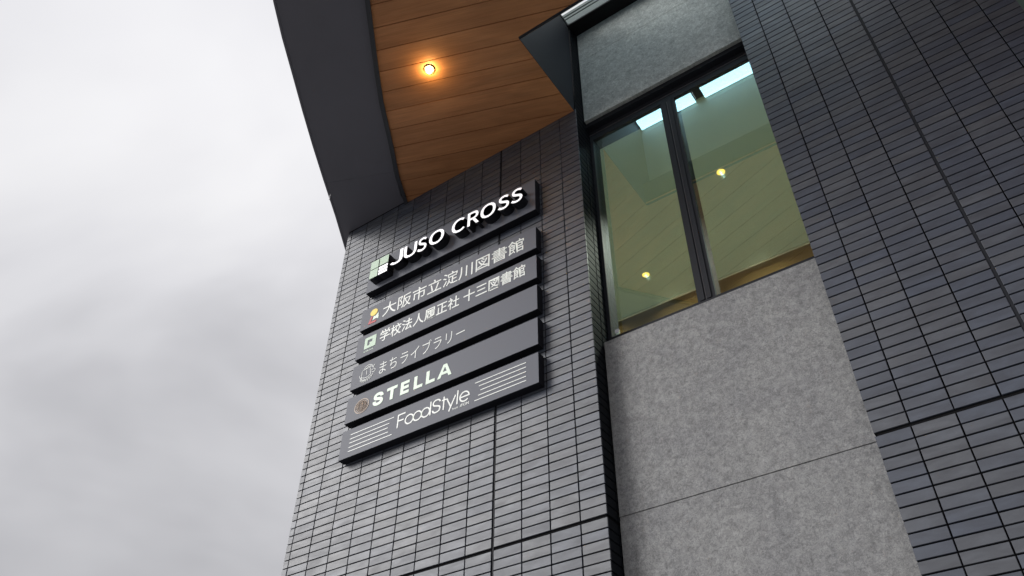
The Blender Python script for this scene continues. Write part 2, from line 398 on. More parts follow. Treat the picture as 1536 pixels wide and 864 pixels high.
window(XR, XB, 'tall black-framed window of two green-tinted panes above the cement board', (1.697, 1.765, 1.840), True)
window(XC, 6.2, 'black-framed green-tinted window beyond the right tiled pier, at the top right corner')

# room behind the glass
def struct(name, bm, m): return obj(name, bm, m, kind='structure')
CZ = 4.33
b = bmesh.new(); box(b, -1.9, 6.4, .45, 3.05, CZ, CZ+.1); struct('room_ceiling', b, M_ceil)
b = bmesh.new(); box(b, -1.9, 6.4, 3.052, 3.075, CZ-.012, CZ+.1); struct('room_ceiling_edge', b, M_ceiltrim)
b = bmesh.new(); box(b, -1.9, 6.4, 3.24, 3.4, .1, 5.0); struct('room_wall', b, M_roomwall)
b = bmesh.new(); box(b, -1.9, -1.86, .40, 3.24, .1, 4.9); box(b, 4.40, 4.45, .37, 3.24, .1, 4.9); struct('room_side_wall', b, M_roomside)
b = bmesh.new(); box(b, -1.9, 6.4, .31, 3.24, 0, .1); struct('room_floor', b, M_floor)
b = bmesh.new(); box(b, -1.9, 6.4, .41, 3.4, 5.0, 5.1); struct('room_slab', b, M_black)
lamps = [(.385, 2.49, 'round yellow downlight behind the left window pane, low down near the sill'), (1.80, 1.51, 'round yellow downlight behind the right window pane, above the other one')]
for (x, y, lab) in lamps:
    r = thing('ceiling_downlight', lab, 'ceiling light', (x, y, CZ), 'downlights on the ceiling behind the window')
    b = bmesh.new(); disc(b, 0, 0, -.001, .056, .046, 28, -.003); disc(b, 0, 0, -.003, .046, .044, 28, -.002); obj('ring', b, M_ringwhite, r)
    b = bmesh.new(); disc(b, 0, 0, -.0025, .045, n=28); obj('lamp_disc', b, M_roomlamp, r)
for (x, y) in [(l[0], l[1]) for l in lamps]+[(3.2, 2.0)]:  # the last spot has no fixture; added to brighten the room
    a = bpy.data.lights.new('downlight_and_fill_spot', 'SPOT'); a.spot_size = math.radians(104); a.spot_blend = .6; a.shadow_soft_size = .003
    a.energy = ROOM_W; a.color = (.97, 1, .95)
    o = bpy.data.objects.new('downlight_and_fill_spot', a); COL.objects.link(o); o.location = (x, y, CZ-.012)

for x in (-.6, .5, 1.6, 2.7):  # added spots without fixtures, put in to brighten the ochre wall
    a = bpy.data.lights.new('added_wall_fill', 'SPOT'); a.spot_size = math.radians(70); a.spot_blend = .8; a.shadow_soft_size = .003
    a.energy = WALL_FILL_W; a.color = (1, .86, .62)
    o = bpy.data.objects.new('added_wall_fill', a); COL.objects.link(o); o.location = (x, 2.35, CZ-.28)
    o.rotation_euler = Vector((0, 1, -.06)).to_track_quat('-Z', 'Y').to_euler()
# ------------------------------------------------------------------ canopy: timber soffit, metal border, light shaft
can = thing('entrance_canopy', 'canopy with brown timber soffit and curved charcoal metal border over the sign wall', 'canopy', (0, 0, ZS))
def cput(nm, bmm, m, **kw):
    o = obj(nm, bmm, m, can, **kw); o.location = (0, 0, -ZS); return o
OX, OY = .902, -.975          # corner of the opening (light shaft)
X1, YF = 12.0, -5.6           # far ends of the canopy, out of view; drawn out to shade the right pier
inner = [(-1.284, .0), (-1.113, -.345), (-.885, -.712), (-.612, -1.175), (-.405, -1.479), (.006, -2.062), (.42, -2.60), (.95, -3.16), (1.55, -3.75), (2.35, -4.40), (3.3, -5.0), (4.4, YF)]
outer = [(-3.02, 1.30), (-2.70, .72), (-2.376, .159), (-2.112, -.275), (-1.83, -.765), (-1.603, -1.150), (-1.37, -1.530), (-1.145, -1.885), (-.925, -2.235), (-.724, -2.530), (-.40, -2.96), (-.02, -3.40), (.5, -3.98), (1.2, -4.62), (2.1, -5.28), (3.2, -5.86)]
th = math.atan(.366); ux, uy = math.cos(th), math.sin(th); nx_, ny_ = -uy, ux
def clip_poly(poly, a, b, c):      # keep a*x+b*y <= c
    outp = []
    for i in range(len(poly)):
        p, q = poly[i], poly[(i+1) % len(poly)]
        dp, dq = a*p[0]+b*p[1]-c, a*q[0]+b*q[1]-c
        if dp <= 0: outp.append(p)
        if dp*dq < 0: t = dp/(dp-dq); outp.append((p[0]+t*(q[0]-p[0]), p[1]+t*(q[1]-p[1])))
    return outp
# regions of timber: left of the opening, in front of it, right of it
regA = inner[:]+[(OX, YF), (OX, -.003)]
regA = [p for p in inner if p[0] <= OX]+[(OX-.0051, -3.11), (OX-.005, -.003)]
regB = [(OX-.005, OY), (OX-.005, -3.11)]+[p for p in inner if p[0] > OX]+[(X1, YF), (X1, OY)]
pitch = .2255; base_c = (-1.78)*ny_     # line y = .366x-1.78  ->  n.(x,y) = -1.78*ny
import itertools
def plank_polys(lo, hi):
    res = []
    for reg in (regA, regB):
        p = clip_poly(reg, nx_, ny_, hi); p = clip_poly(p, -nx_, -ny_, -lo) if len(p) > 2 else []
        if len(p) > 2: res.append(p)
    return res
k = -16
first = []
for k in range(-16, 12):
    lo = base_c+k*pitch+.0036; hi = base_c+(k+1)*pitch-.0036
    polys = [p for p in plank_polys(lo, hi) if abs(sum(p[i][0]*p[(i+1) % len(p)][1]-p[(i+1) % len(p)][0]*p[i][1] for i in range(len(p)))) > .0008]
    if not polys: continue
    q = [v for p in polys for v in p]; cx = sum(p[0] for p in q)/len(q); cy = sum(p[1] for p in q)/len(q)
    b = bmesh.new()
    for poly in polys: prism(b, [((p[0]-cx)*ux+(p[1]-cy)*uy, (p[0]-cx)*nx_+(p[1]-cy)*ny_) for p in poly], 0, .018)
    o = obj('plank', b, M_wood, can); o.location = (cx, cy, random.uniform(0, .0012)); o.rotation_euler = (0, 0, th)
b = bmesh.new(); prism(b, [(p[0], p[1]) for p in inner]+[(X1, YF), (X1, OY), (OX, OY), (OX, -.003)], ZS+.019, ZS+.03) if False else None
b = bmesh.new(); prism(b, regA, ZS+.019, ZS+.05); prism(b, regB, ZS+.019, ZS+.05); cput('soffit_backing', b, M_groove)
# metal border: flat sheets between inner and outer curve, one seam across
def strip(i0, o0, i1, o1, z0, z1): return [i0, o0, o1, i1]
ofs = .045
def off(pts, d):
    r = []
    for i, p in enumerate(pts):
        a = pts[max(i-1, 0)]; c = pts[min(i+1, len(pts)-1)]
        tx, ty = c[0]-a[0], c[1]-a[1]; l = math.hypot(tx, ty); r.append((p[0]+ty/l*d, p[1]-tx/l*d))
    return r
inn2 = off(inner, -ofs)
if inn2[3][0] > inner[3][0]: inn2 = off(inner, ofs)
inn2[0] = (inn2[0][0], -.003)
b = bmesh.new()
prism(b, inner[::-1]+inn2, ZS-.022, ZS+.06); cput('border_trim', b, M_trim)
ZB = ZS+.03
def border(poly): 
    b = bmesh.new(); prism(b, poly, ZB, ZB+.03); return cput('border_panel', b, M_soffit)
seam_in, seam_out = (-1.125, -.40), (-1.863, -.703)
oi_ = [p for p in outer]
# panel beyond the seam, wrapping the wall corner
low = [(-3.02, 1.30), (-2.70, .72), (-2.376, .159), (-2.112, -.275), (-1.865, -.704)]
border(low+[(-1.146, -.405), (-1.305, -.10), (-1.322, -.003), (XL-.002, -.003), (XL-.002, 1.30)])
up_ = [(-1.864, -.7055), (-1.83, -.765)]+outer[5:]
ininner = [p for p in inn2 if p[1] < -.45]
border(up_+ininner[::-1][0:]+[(-1.1455, -.4065)])
# raised outer edge strip
oo = off(outer, -.02); 
if oo[5][0] > outer[5][0]: oo = off(outer, .02)
b = bmesh.new(); prism(b, outer+oo[::-1], ZB-.006, ZB+.34); cput('edge_fascia', b, M_soffit)
b = bmesh.new(); prism(b, outer[1:]+[(3.6, YF-.27), (X1, YF-.27), (X1, OY-.031), (OX-.07, OY-.031), (OX-.07, -.003), (XL-.01, -.003), (XL-.01, .6)], ZS+.27, ZS+.33); cput('canopy_roof', b, M_roof)
b = bmesh.new(); box(b, 4.3, X1, YF-.03, YF-.002, ZS-.05, ZS+.30); cput('front_fascia', b, M_soffit)
b = bmesh.new(); box(b, -1.9365, -1.9305, -.568, -.562, ZB-.10, ZB-.0065)
cc = cput('edge_clip', b, M_small_white)
# shaft lining
SW = 4.3
b = bmesh.new()
prism_x(b, [(OY-.02, ZS-.004),  (-.002, ZS-.004), (-.002, 5.90), (-.010, 5.935), (-.030, 5.962), (-.06, 5.980), (-.10, 5.985), (-1.20, 5.985), (-1.20, ZS+.335), (OY-.02, ZS+.335)], .8975, OX-.001)
cput('shaft_side_panel', b, M_shaft)
b = bmesh.new(); box(b, OX, SW, OY-.03, OY-.003, ZS-.004, ZS+.34); cput('opening_lip', b, M_shaft)
b = bmesh.new(); box(b, OX-.06, 2.75, -1.26, -1.20, ZS+.33, 5.985); cput('shaft_front_panel', b, M_shaft_bounce)  # unseen panel, pale to bounce light, cut short to let sky in
b = bmesh.new(); box(b, SW, SW+.05, -1.20, -.002, ZS-.004, 5.985); cput('shaft_side_panel', b, M_shaft)
b = bmesh.new(); prism(b, [(SW+.05, OY-.003), (X1, OY-.003), (X1, -.003), (SW+.05, -.003)], ZS, ZS+.03); cput('soffit_infill', b, M_soffit)

# skylight over the shaft
sk = thing('skylight', 'glass skylight with dark bars at the top of the opening in the canopy', 'skylight', (OX, -.5, 5.99))
def sput(nm, bmm, m):
    o = obj(nm, bmm, m, sk); o.location = (-OX, .5, -5.99); return o
bars = [OX-.04, 1.725, 2.62, 3.5, SW+.03]
for q in bars:
    b = bmesh.new(); box(b, q-.045, q+.045, -1.20, -.022, 5.988, 6.03); sput('glazing_bar', b, M_frame)
b = bmesh.new(); box(b, OX-.05, SW+.05, -1.26, -1.201, 5.988, 6.04); sput('curb', b, M_frame)
for a, c in zip(bars, bars[1:]):
    b = bmesh.new(); box(b, a+.046, c-.046, -1.20, -.022, 6.008, 6.012); sput('pane', b, M_skyglass)

for a, c in zip(bars[:3], bars[1:4]):
    b = bmesh.new(); box(b, a+.05, c-.05, -1.19, -.90, 5.955, 5.986); sput('light_panel_frame', b, M_frame)
    b = bmesh.new(); box(b, a+.06, c-.06, -1.18, -.91, 5.950, 5.9545); sput('light_panel_diffuser', b, M_panel)
# upper storey edge above the shaft
up = thing('roof_parapet', 'pale grey metal parapet strips seen through the opening above the canopy', 'parapet', (0, 0, ZT))
def uput(nm, bmm, m): 
    o = obj(nm, bmm, m, up); o.location = (0, 0, -ZT); return o
b = bmesh.new(); box(b, XL, 6.6, .0, .60, ZT, ZT+.24); box(b, XL, 6.6, .60, 3.5, ZT, ZT+.1); uput('roof_slab', b, M_roof)
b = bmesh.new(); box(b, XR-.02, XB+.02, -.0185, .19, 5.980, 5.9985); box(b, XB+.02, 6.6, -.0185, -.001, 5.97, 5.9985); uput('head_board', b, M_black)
for z0, z1 in ((6.0, 6.118), (6.145, 6.183), (6.183+.03, 6.262)):
    b = bmesh.new(); box(b, XL, 6.6, -.02, -.001, z0+.001, z1); uput('cladding_strip', b, M_parapet)
b = bmesh.new(); box(b, XL, 6.6, 3.4, 3.5, GZ, ZT+.1); struct('rear_wall', b, M_roof)

# canopy downlight
dl = thing('soffit_downlight', 'glowing warm downlight set in the timber soffit', 'ceiling light', (-.002, -1.205, ZS))
b = bmesh.new(); disc(b, 0, 0, -.002, .058, .047, 32, -.012); disc(b, 0, 0, -.012, .047, .040, 32, -.004); obj('ring', b, M_ringmetal, dl)
b = bmesh.new(); disc(b, 0, 0, -.0035, .041, .022, 32, -.002); disc(b, 0, 0, -.002, .022, n=24); rf = obj('reflector', b, M_lampglass, dl)
b = bmesh.new(); bmesh.ops.create_icosphere(b, subdivisions=2, radius=.0115); o = obj('bulb', b, M_bulb, dl); o.location = (0, 0, -.022)
pl = bpy.data.lights.new('downlight_glow', 'POINT'); pl.energy = GLOW_W; pl.color = (1, .66, .24); pl.shadow_soft_size = .006
o = bpy.data.objects.new('downlight_glow', pl); COL.objects.link(o); o.location = (-.002, -1.205, ZS-.055)
GLYPHS = r'''{"大":[[161,294,161,264,160,230,156,194,22,194,22,167,152,167,137,117,111,70,71,28,15,-6,35,-27,91,7,131,49,158,97,175,147,199,90,230,42,269,2,316,-27,335,-3,289,25,250,64,220,112,197,167,330,167,330,194,184,194,188,230,189,263,190,294]],"阪":[[293,168,283,130,269,96,252,66,235,97,222,131,211,168],[155,270,155,145,154,104,149,62,138,22,119,-14,140,-30,161,10,173,54,179,100,180,145,180,168,190,168,198,134,209,102,222,73,237,46,215,24,190,6,164,-7,180,-29,206,-15,230,3,252,25,272,3,295,-15,320,-29,338,-8,312,6,288,23,268,44,286,74,301,107,313,145,321,188,305,193,301,192,180,192,180,249,218,253,256,257,292,262,324,269,307,291,275,285,237,279,196,274],[28,279,28,-28,52,-28,52,255,102,255,69,174,92,148,103,125,106,104,104,90,98,81,84,77,58,78,65,55,95,55,114,61,126,77,130,102,127,124,116,150,94,178,134,270,117,280,112,279]],"市":[[145,289,168,243,18,243,18,217,160,217,160,169,52,169,52,13,78,13,78,144,160,144,160,-27,187,-27,187,144,275,144,275,46,273,41,267,39,216,40,225,14,252,14,272,15,287,19,299,28,302,46,302,169,187,169,187,217,333,217,333,243,193,243,198,244,170,297]],"立":[[34,228,34,202,317,202,317,228],[83,177,93,140,102,100,110,62,116,28,144,35,138,69,129,106,119,145,109,183],[150,289,167,232,194,240,175,296],[242,183,232,141,219,96,204,52,189,13,19,13,19,-13,332,-13,332,13,218,13,232,50,246,92,260,136,272,178]],"淀":[[31,272,53,259,74,245,90,230,107,250,90,264,69,278,47,290],[14,177,37,165,59,151,77,138,92,159,75,172,53,185,29,196],[23,-7,46,-23,104,92,83,107,69,76,53,45,37,17],[144,130,138,86,127,47,111,13,89,-14,111,-29,128,-7,142,18,153,47,175,12,202,-9,235,-19,273,-21,331,-21,339,3,275,3,238,6,238,77,314,77,314,100,238,100,238,155,318,155,318,179,129,179,129,155,212,155,212,13,191,26,174,47,161,78,169,127],[199,289,215,250,118,250,118,191,143,191,143,226,303,226,303,191,329,191,329,250,236,250,241,251,234,273,222,296]],"川":[[56,275,56,156,54,111,48,67,34,25,10,-13,32,-31,59,11,74,57,81,106,83,156,83,275],[167,261,167,3,194,3,194,261],[285,276,285,-28,312,-28,312,276]],"図":[[134,192,152,174,168,155,180,137,197,151,186,168,169,187,151,204],[151,235,170,220,188,203,201,187,218,203,204,218,186,234,166,249],[31,278,31,-27,57,-27,57,-2,293,-2,293,-27,320,-27,320,278],[57,23,57,252,293,252,293,23],[102,213,78,209,92,173,109,142,129,114,152,90,125,76,95,65,62,55,77,33,112,44,144,58,173,74,202,57,236,43,273,33,289,57,254,65,223,76,195,90,220,114,241,142,258,174,272,211,245,215,233,181,217,152,198,127,174,105,151,127,131,152,114,181]],"書":[[90,23,263,23,263,1,90,1],[90,41,90,62,263,62,263,41],[64,80,64,-29,90,-29,90,-18,263,-18,263,-28,290,-28,290,80],[19,117,19,97,331,97,331,117,187,117,187,137,307,137,307,155,187,155,187,174,288,174,288,213,331,213,331,232,288,232,288,270,187,270,187,295,161,295,161,270,57,270,57,252,161,252,161,232,20,232,20,213,161,213,161,192,53,192,53,174,161,174,161,155,43,155,43,137,161,137,161,117],[187,252,262,252,262,232,187,232],[187,192,187,213,262,213,262,192]],"館":[[182,200,182,-27,204,-27,204,-12,291,-12,291,-26,313,-26,313,83,204,83,204,112,300,112,300,200],[204,11,204,60,291,60,291,11],[204,179,278,179,278,134,204,134],[225,286,240,254,161,254,161,197,181,197,181,232,305,232,305,197,326,197,326,254,254,254,262,259,244,296],[120,126,120,96,58,96,58,126],[120,146,58,146,58,173,120,173],[98,60,110,37,58,15,58,75,142,75,142,193,104,193,91,230,72,223,82,193,36,193,36,26,30,9,20,1,31,-23,40,-17,65,-5,118,19,130,-13,150,-2,116,68],[84,296,64,266,38,240,9,219,20,195,44,213,66,235,86,260,108,242,128,223,144,206,159,225,142,242,121,261,98,278,104,288]],"学":[[161,121,161,96,21,96,21,71,161,71,161,5,159,-1,152,-2,94,-2,106,-27,134,-27,155,-26,171,-23,184,-14,188,5,188,71,331,71,331,96,188,96,188,110,219,126,249,144,275,164,257,177,252,176,80,176,80,153,222,153,203,141,182,130],[148,289,159,271,168,253,175,236,98,236,111,243,103,258,91,275,77,291,56,281,86,236,28,236,28,166,53,166,53,212,299,212,299,166,325,166,325,236,267,236,301,283,275,292,265,274,252,254,239,236,182,236,200,243,193,260,183,279,172,297]],"校":[[187,209,171,183,151,158,129,136,147,120,171,143,192,170,210,199],[252,197,275,172,297,146,312,122,332,138,316,161,294,187,270,211],[201,287,212,272,222,257,229,243,140,243,140,218,332,218,332,243,230,243,252,253,245,267,235,282,223,296],[266,147,257,120,246,95,231,72,215,95,202,120,191,146,168,140,181,108,196,79,215,52,189,29,160,9,126,-8,143,-28,177,-11,206,9,231,33,258,9,287,-11,320,-26,338,-2,305,11,275,30,249,53,266,79,280,109,292,141],[68,294,68,220,22,220,22,195,63,195,54,158,41,122,26,88,11,62,24,37,40,66,55,102,68,142,68,-28,92,-28,92,147,118,92,133,112,92,181,92,195,131,195,131,220,92,220,92,294]],"法":[[33,271,58,259,81,245,100,232,115,254,96,266,72,279,48,290],[15,176,39,165,62,151,79,138,94,160,76,172,53,185,29,196],[27,-6,49,-23,65,3,81,32,98,61,112,90,93,107,77,77,59,46,42,18],[135,-16,145,-13,167,-9,212,-3,290,7,306,-28,329,-16,314,15,292,51,268,84,246,74,278,29,167,16,183,40,199,66,214,93,229,121,328,121,328,146,236,146,236,209,314,209,314,234,236,234,236,294,209,294,209,234,134,234,134,209,209,209,209,146,119,146,119,121,197,121,178,83,160,52,148,33,137,18,126,11]],"人":[[160,293,157,234,142,151,99,64,15,-6,36,-27,92,13,132,62,159,114,176,168,193,116,221,62,262,13,319,-25,338,-3,263,53,218,124,195,193,187,241,189,293]],"履":[[195,108,286,108,286,91,195,91],[195,138,286,138,286,121,195,121],[126,203,112,187,95,171,76,158,92,141,112,157,131,176,147,197],[71,259,286,259,286,229,71,229],[45,280,45,176,44,131,40,81,29,31,10,-14,34,-27,54,21,65,75,70,128,71,177,71,208,312,208,312,280],[281,44,264,29,242,16,220,29,202,43,203,44],[133,154,114,129,92,107,68,89,81,67,101,84,101,-28,125,-28,125,107,150,140,159,127,173,140,173,76,207,76,187,57,163,39,138,25,155,10,188,32,220,7,197,0,173,-6,148,-9,159,-28,188,-22,216,-15,243,-5,268,-14,294,-21,322,-26,336,-7,311,-4,288,1,266,7,285,21,302,37,314,56,300,62,296,61,220,61,231,76,230,76,309,76,309,152,182,152,194,168,322,168,322,186,205,186,212,200,191,207,179,185,164,165,147,148]],"正":[[66,179,66,13,18,13,18,-12,333,-12,333,13,198,13,198,124,307,124,307,149,198,149,198,243,321,243,321,269,32,269,32,243,170,243,170,13,93,13,93,179]],"社":[[56,283,69,267,80,251,89,236,110,249,101,264,89,279,76,294],[19,234,19,210,111,210,91,178,66,148,38,121,9,101,21,75,37,87,54,101,70,116,70,-28,96,-28,96,124,132,80,149,102,100,150,117,174,132,199,144,225,130,235,125,234],[227,295,227,184,151,184,151,159,227,159,227,12,134,12,134,-14,336,-14,336,12,254,12,254,159,328,159,328,184,254,184,254,295]],"十":[[161,294,161,163,19,163,19,136,161,136,161,-28,190,-28,190,136,333,136,333,163,190,163,190,294]],"三":[[43,260,43,234,308,234,308,260],[65,146,65,119,280,119,280,146],[23,24,23,-2,327,-2,327,24]],"ま":[[175,62,175,39,164,15,138,8,110,12,95,22,90,37,96,51,113,62,141,66],[65,166,65,139,153,134,173,134,174,87,145,89,101,82,73,63,64,35,73,7,99,-10,141,-16,178,-9,197,9,203,33,202,55,235,40,264,21,287,2,303,27,278,45,244,65,201,81,199,135,296,143,296,169,198,160,198,164,198,209,293,217,293,243,198,233,199,255,201,278,171,278,172,257,172,232,156,232,128,233,95,236,67,240,67,214,157,208,172,208,172,164,172,159,153,159,125,160,94,162]],"ち":[[39,230,40,202,106,199,99,168,90,135,78,103,66,74,92,65,103,81,131,104,166,118,206,123,241,117,262,100,269,77,255,41,219,21,168,13,109,16,116,-11,189,-12,247,1,284,31,298,77,287,114,257,138,209,147,174,144,142,134,111,117,118,141,126,170,133,200,168,202,205,205,242,209,275,214,275,241,241,235,206,230,171,226,138,224,142,245,148,274,117,276,116,247,112,224,106,224]],"ラ":[[81,261,81,232,112,233,250,233,282,232,282,261,250,259,112,259],[307,168,287,181,268,178,84,178,49,180,49,151,84,152,270,152,261,126,247,99,228,75,203,53,174,35,141,20,105,11,126,-14,160,-3,192,12,223,32,252,59,274,90,291,123,303,158]],"イ":[[30,126,44,99,80,111,115,125,148,140,178,156,178,27,175,-11,210,-11,208,27,208,174,234,193,258,212,281,232,302,252,279,274,259,252,235,231,210,210,183,192,151,174,115,156,74,140]],"ブ":[[310,300,290,292,319,245,338,254],[296,228,279,239,292,245,265,291,245,283,271,241,256,240,81,240,46,242,46,211,80,212,259,212,254,185,244,154,231,125,214,98,189,71,160,48,123,29,77,14,101,-12,145,5,182,26,213,52,239,81,258,111,272,146,284,180,291,210]],"リ":[[272,266,239,266,241,235,241,180,240,137,236,104,227,78,211,56,187,35,159,20,128,10,151,-14,178,-3,208,13,234,37,250,60,262,87,268,125,271,179,271,235],[109,263,77,263,79,238,79,121,77,94,109,94,108,121,108,238]],"ー":[[36,152,36,117,84,119,277,119,314,117,314,152,276,150,84,150]],"hJ":[[83,-5,124,6,147,35,154,75,154,257,121,257,121,78,117,47,103,29,80,24,63,27,48,36,35,53,12,36,30,14,54,0]],"hU":[[126,-5,163,1,192,20,211,54,218,106,218,257,187,257,187,105,179,57,157,31,126,24,96,31,75,57,67,105,67,257,34,257,34,106,41,54,61,20,90,1]],"hS":[[106,-5,153,5,183,31,194,68,187,100,168,122,141,137,104,153,84,162,68,175,62,196,68,215,84,228,110,233,132,230,151,222,168,209,185,230,164,246,139,257,110,261,68,252,39,228,29,193,37,162,57,141,81,127,118,111,140,101,155,87,161,65,154,44,136,29,107,24,81,28,57,39,36,56,17,33,42,13,72,0]],"hO":[[130,-5,174,5,209,31,231,74,239,129,231,185,209,226,174,252,130,261,86,252,51,226,28,185,20,129,28,74,51,31,86,5],[130,24,98,31,74,52,59,86,54,129,59,172,74,205,98,226,130,233,161,226,185,205,201,172,206,129,201,86,185,52,161,31]],"hC":[[132,-5,163,0,189,12,211,32,193,53,176,37,156,27,133,24,100,31,75,52,59,85,54,129,59,172,76,205,101,226,134,233,155,230,172,221,187,209,204,230,187,245,163,257,134,261,89,252,53,226,29,184,20,128,29,72,52,31,88,4]],"hR":[[68,135,68,230,111,230,145,226,166,212,173,185,166,157,145,140,111,135],[176,0,213,0,147,112,178,126,198,150,205,185,194,227,162,250,116,257,35,257,35,0,68,0,68,109,114,109]],"S":[[224,-9,188,-7,156,-1,128,9,102,23,81,40,64,60,51,83,42,109,38,137,104,137,108,118,114,102,123,88,136,76,150,66,166,59,185,53,204,50,224,49,246,50,267,54,286,60,303,69,317,79,329,92,338,106,344,122,346,139,342,161,332,179,316,193,296,205,245,222,184,239,145,253,112,269,86,289,67,313,56,341,52,372,54,400,62,425,75,448,92,468,113,484,138,498,165,508,195,514,227,516,259,514,289,508,316,498,340,484,360,468,377,449,390,427,398,403,401,378,337,378,332,402,320,421,302,437,280,449,254,456,225,459,204,457,185,454,167,448,145,435,129,418,118,398,115,376,119,352,131,334,148,319,169,308,212,293,264,279,312,264,328,256,344,248,359,238,372,226,384,213,395,198,402,180,407,161,408,139,406,112,399,87,386,64,370,43,349,25,323,11,294,0,261,-7]],"T":[[32,452,32,509,417,509,417,452,257,452,257,0,193,0,193,452]],"E":[[60,0,60,509,372,509,372,452,125,452,125,286,355,286,355,229,125,229,125,57,375,57,375,0]],"L":[[60,0,60,509,125,509,125,57,361,57,361,0]],"A":[[16,0,201,509,276,509,463,0,395,0,287,302,264,372,232,478,245,478,213,371,191,302,85,0],[110,142,110,199,370,199,370,142]],"f":[[228,379,228,327,6,327,6,379],[81,0,81,432,82,452,87,470,96,486,107,499,120,510,135,519,152,525,169,529,187,530,222,527,243,521,227,468,215,472,195,474,171,470,154,460,145,443,142,419,142,0]],"r":[[53,0,53,379,112,379,112,321,115,321,124,339,137,354,152,367,171,377,191,383,213,385,229,384,243,384,243,322,230,324,207,326,182,323,159,315,140,301,126,284,117,262,114,237,114,0]],"o":[[207,-8,174,-5,144,3,117,16,93,35,72,58,56,85,44,116,37,150,34,187,37,225,44,260,56,291,72,318,93,341,117,360,144,374,174,382,207,384,241,382,271,374,299,360,323,341,343,318,359,291,371,260,379,225,381,187,379,150,371,116,359,85,343,58,323,35,299,16,271,3,241,-5],[207,46,231,49,252,55,270,66,285,80,298,97,307,117,314,139,318,163,319,187,318,212,314,236,307,258,298,278,285,296,270,310,252,321,231,328,207,330,184,328,163,321,145,310,130,296,118,278,108,258,102,236,98,212,96,187,98,163,102,139,108,117,118,97,130,80,145,66,163,55,184,49]],"m":[[53,0,53,379,112,379,112,295,108,295,114,314,122,331,132,346,151,363,172,376,195,384,219,386,245,383,268,375,287,361,303,342,314,320,321,295,312,295,318,312,326,329,337,343,350,356,364,366,381,375,398,381,417,385,437,386,458,385,478,380,497,372,514,361,529,346,541,328,550,307,555,283,557,255,557,0,496,0,496,254,493,279,485,298,473,313,456,323,438,329,419,330,395,328,374,320,358,307,345,290,338,270,335,247,335,0,274,0,274,260,272,280,265,297,253,311,238,322,220,328,199,330,178,328,158,320,140,307,126,289,119,274,115,257,114,238,114,0]],"Æ":[[16,0,259,509,646,509,646,452,399,452,399,283,630,283,630,226,399,226,399,57,649,57,649,0,337,0,337,465,303,465,87,0],[133,143,133,197,367,197,367,143]],"O":[[267,-7,235,-5,205,1,177,11,150,25,126,42,105,63,86,88,70,115,57,146,48,179,42,215,40,254,42,293,48,329,57,362,70,393,86,421,105,445,126,466,150,484,177,498,205,508,235,514,267,516,299,514,329,508,357,498,384,484,408,466,429,445,448,421,464,393,477,362,486,329,491,293,493,254,491,215,486,179,477,146,464,115,448,88,429,63,408,42,384,25,357,11,329,1,299,-5],[267,53,296,55,324,63,349,76,372,94,392,116,408,144,420,176,428,213,430,254,428,295,420,332,408,365,392,392,372,415,349,433,324,446,296,453,267,456,237,453,210,445,184,433,161,415,142,392,125,364,113,332,106,295,103,254,106,213,113,176,125,144,142,117,161,94,184,76,210,63,237,55]],"N":[[60,0,60,509,136,509,343,183,363,151,388,107,414,55,405,54,401,108,399,157,399,195,399,509,463,509,463,0,387,0,202,290,177,331,148,381,108,452,119,454,122,384,124,328,125,291,125,0]],"R":[[60,0,60,509,236,509,273,506,305,500,333,489,356,473,376,455,390,433,401,408,407,381,409,352,407,323,401,296,390,271,376,250,356,232,333,217,305,206,273,200,236,198,96,198,96,255,234,255,258,256,280,260,298,267,319,281,334,300,340,316,344,333,345,352,344,371,340,389,334,405,325,419,313,430,298,440,279,446,258,451,233,452,125,452,125,0],[353,0,230,229,303,229,428,0]],"I":[[31,0,31,57,118,57,118,452,31,452,31,509,269,509,269,452,183,452,183,57,269,57,269,0]],"H":[[60,0,60,509,125,509,125,289,392,289,392,509,457,509,457,0,392,0,392,232,125,232,125,0]],"h":[[114,227,114,0,53,0,53,509,114,509,114,287,102,287,116,319,132,344,152,362,175,374,200,382,227,384,252,383,275,377,295,369,313,356,328,340,341,321,350,298,355,271,357,240,357,0,296,0,296,235,293,263,286,286,273,304,256,318,235,326,210,329,192,328,176,324,161,317,141,303,126,283,119,266,115,248]]}'''
# ------------------------------------------------------------------ signs
GL = json.loads(GLYPHS)
def curve_mesh(loops, name, offset=0, depth=.001, closed=True):
    """filled flat shape (with holes) from closed loops in metres, extruded; lies in the xz plane facing -y"""
    cu = bpy.data.curves.new(name, 'CURVE'); cu.dimensions = '2D'; cu.fill_mode = 'BOTH'; cu.extrude = depth/2; cu.offset = offset
    for lp in loops:
        s = cu.splines.new('POLY'); s.points.add(len(lp)-1)
        for p, (x, y) in zip(s.points, lp): p.co = (x, y, 0, 1)
        s.use_cyclic_u = True
    o = bpy.data.objects.new('tmp', cu); COL.objects.link(o)
    dg = bpy.context.evaluated_depsgraph_get(); me = bpy.data.meshes.new_from_object(o.evaluated_get(dg))
    bpy.data.objects.remove(o); bpy.data.curves.remove(cu)
    for v in me.vertices: x, y, z = v.co; v.co = (x, -z, y)          # stand it up; front looks to -y
    return me
def loops_of(key): return [[(l[i]/1000, l[i+1]/1000) for i in range(0, len(l), 2)] for l in GL[key]]
def bbox(lps):
    xs = [p[0] for l in lps for p in l]; ys = [p[1] for l in lps for p in l]; return min(xs), max(xs), min(ys), max(ys)
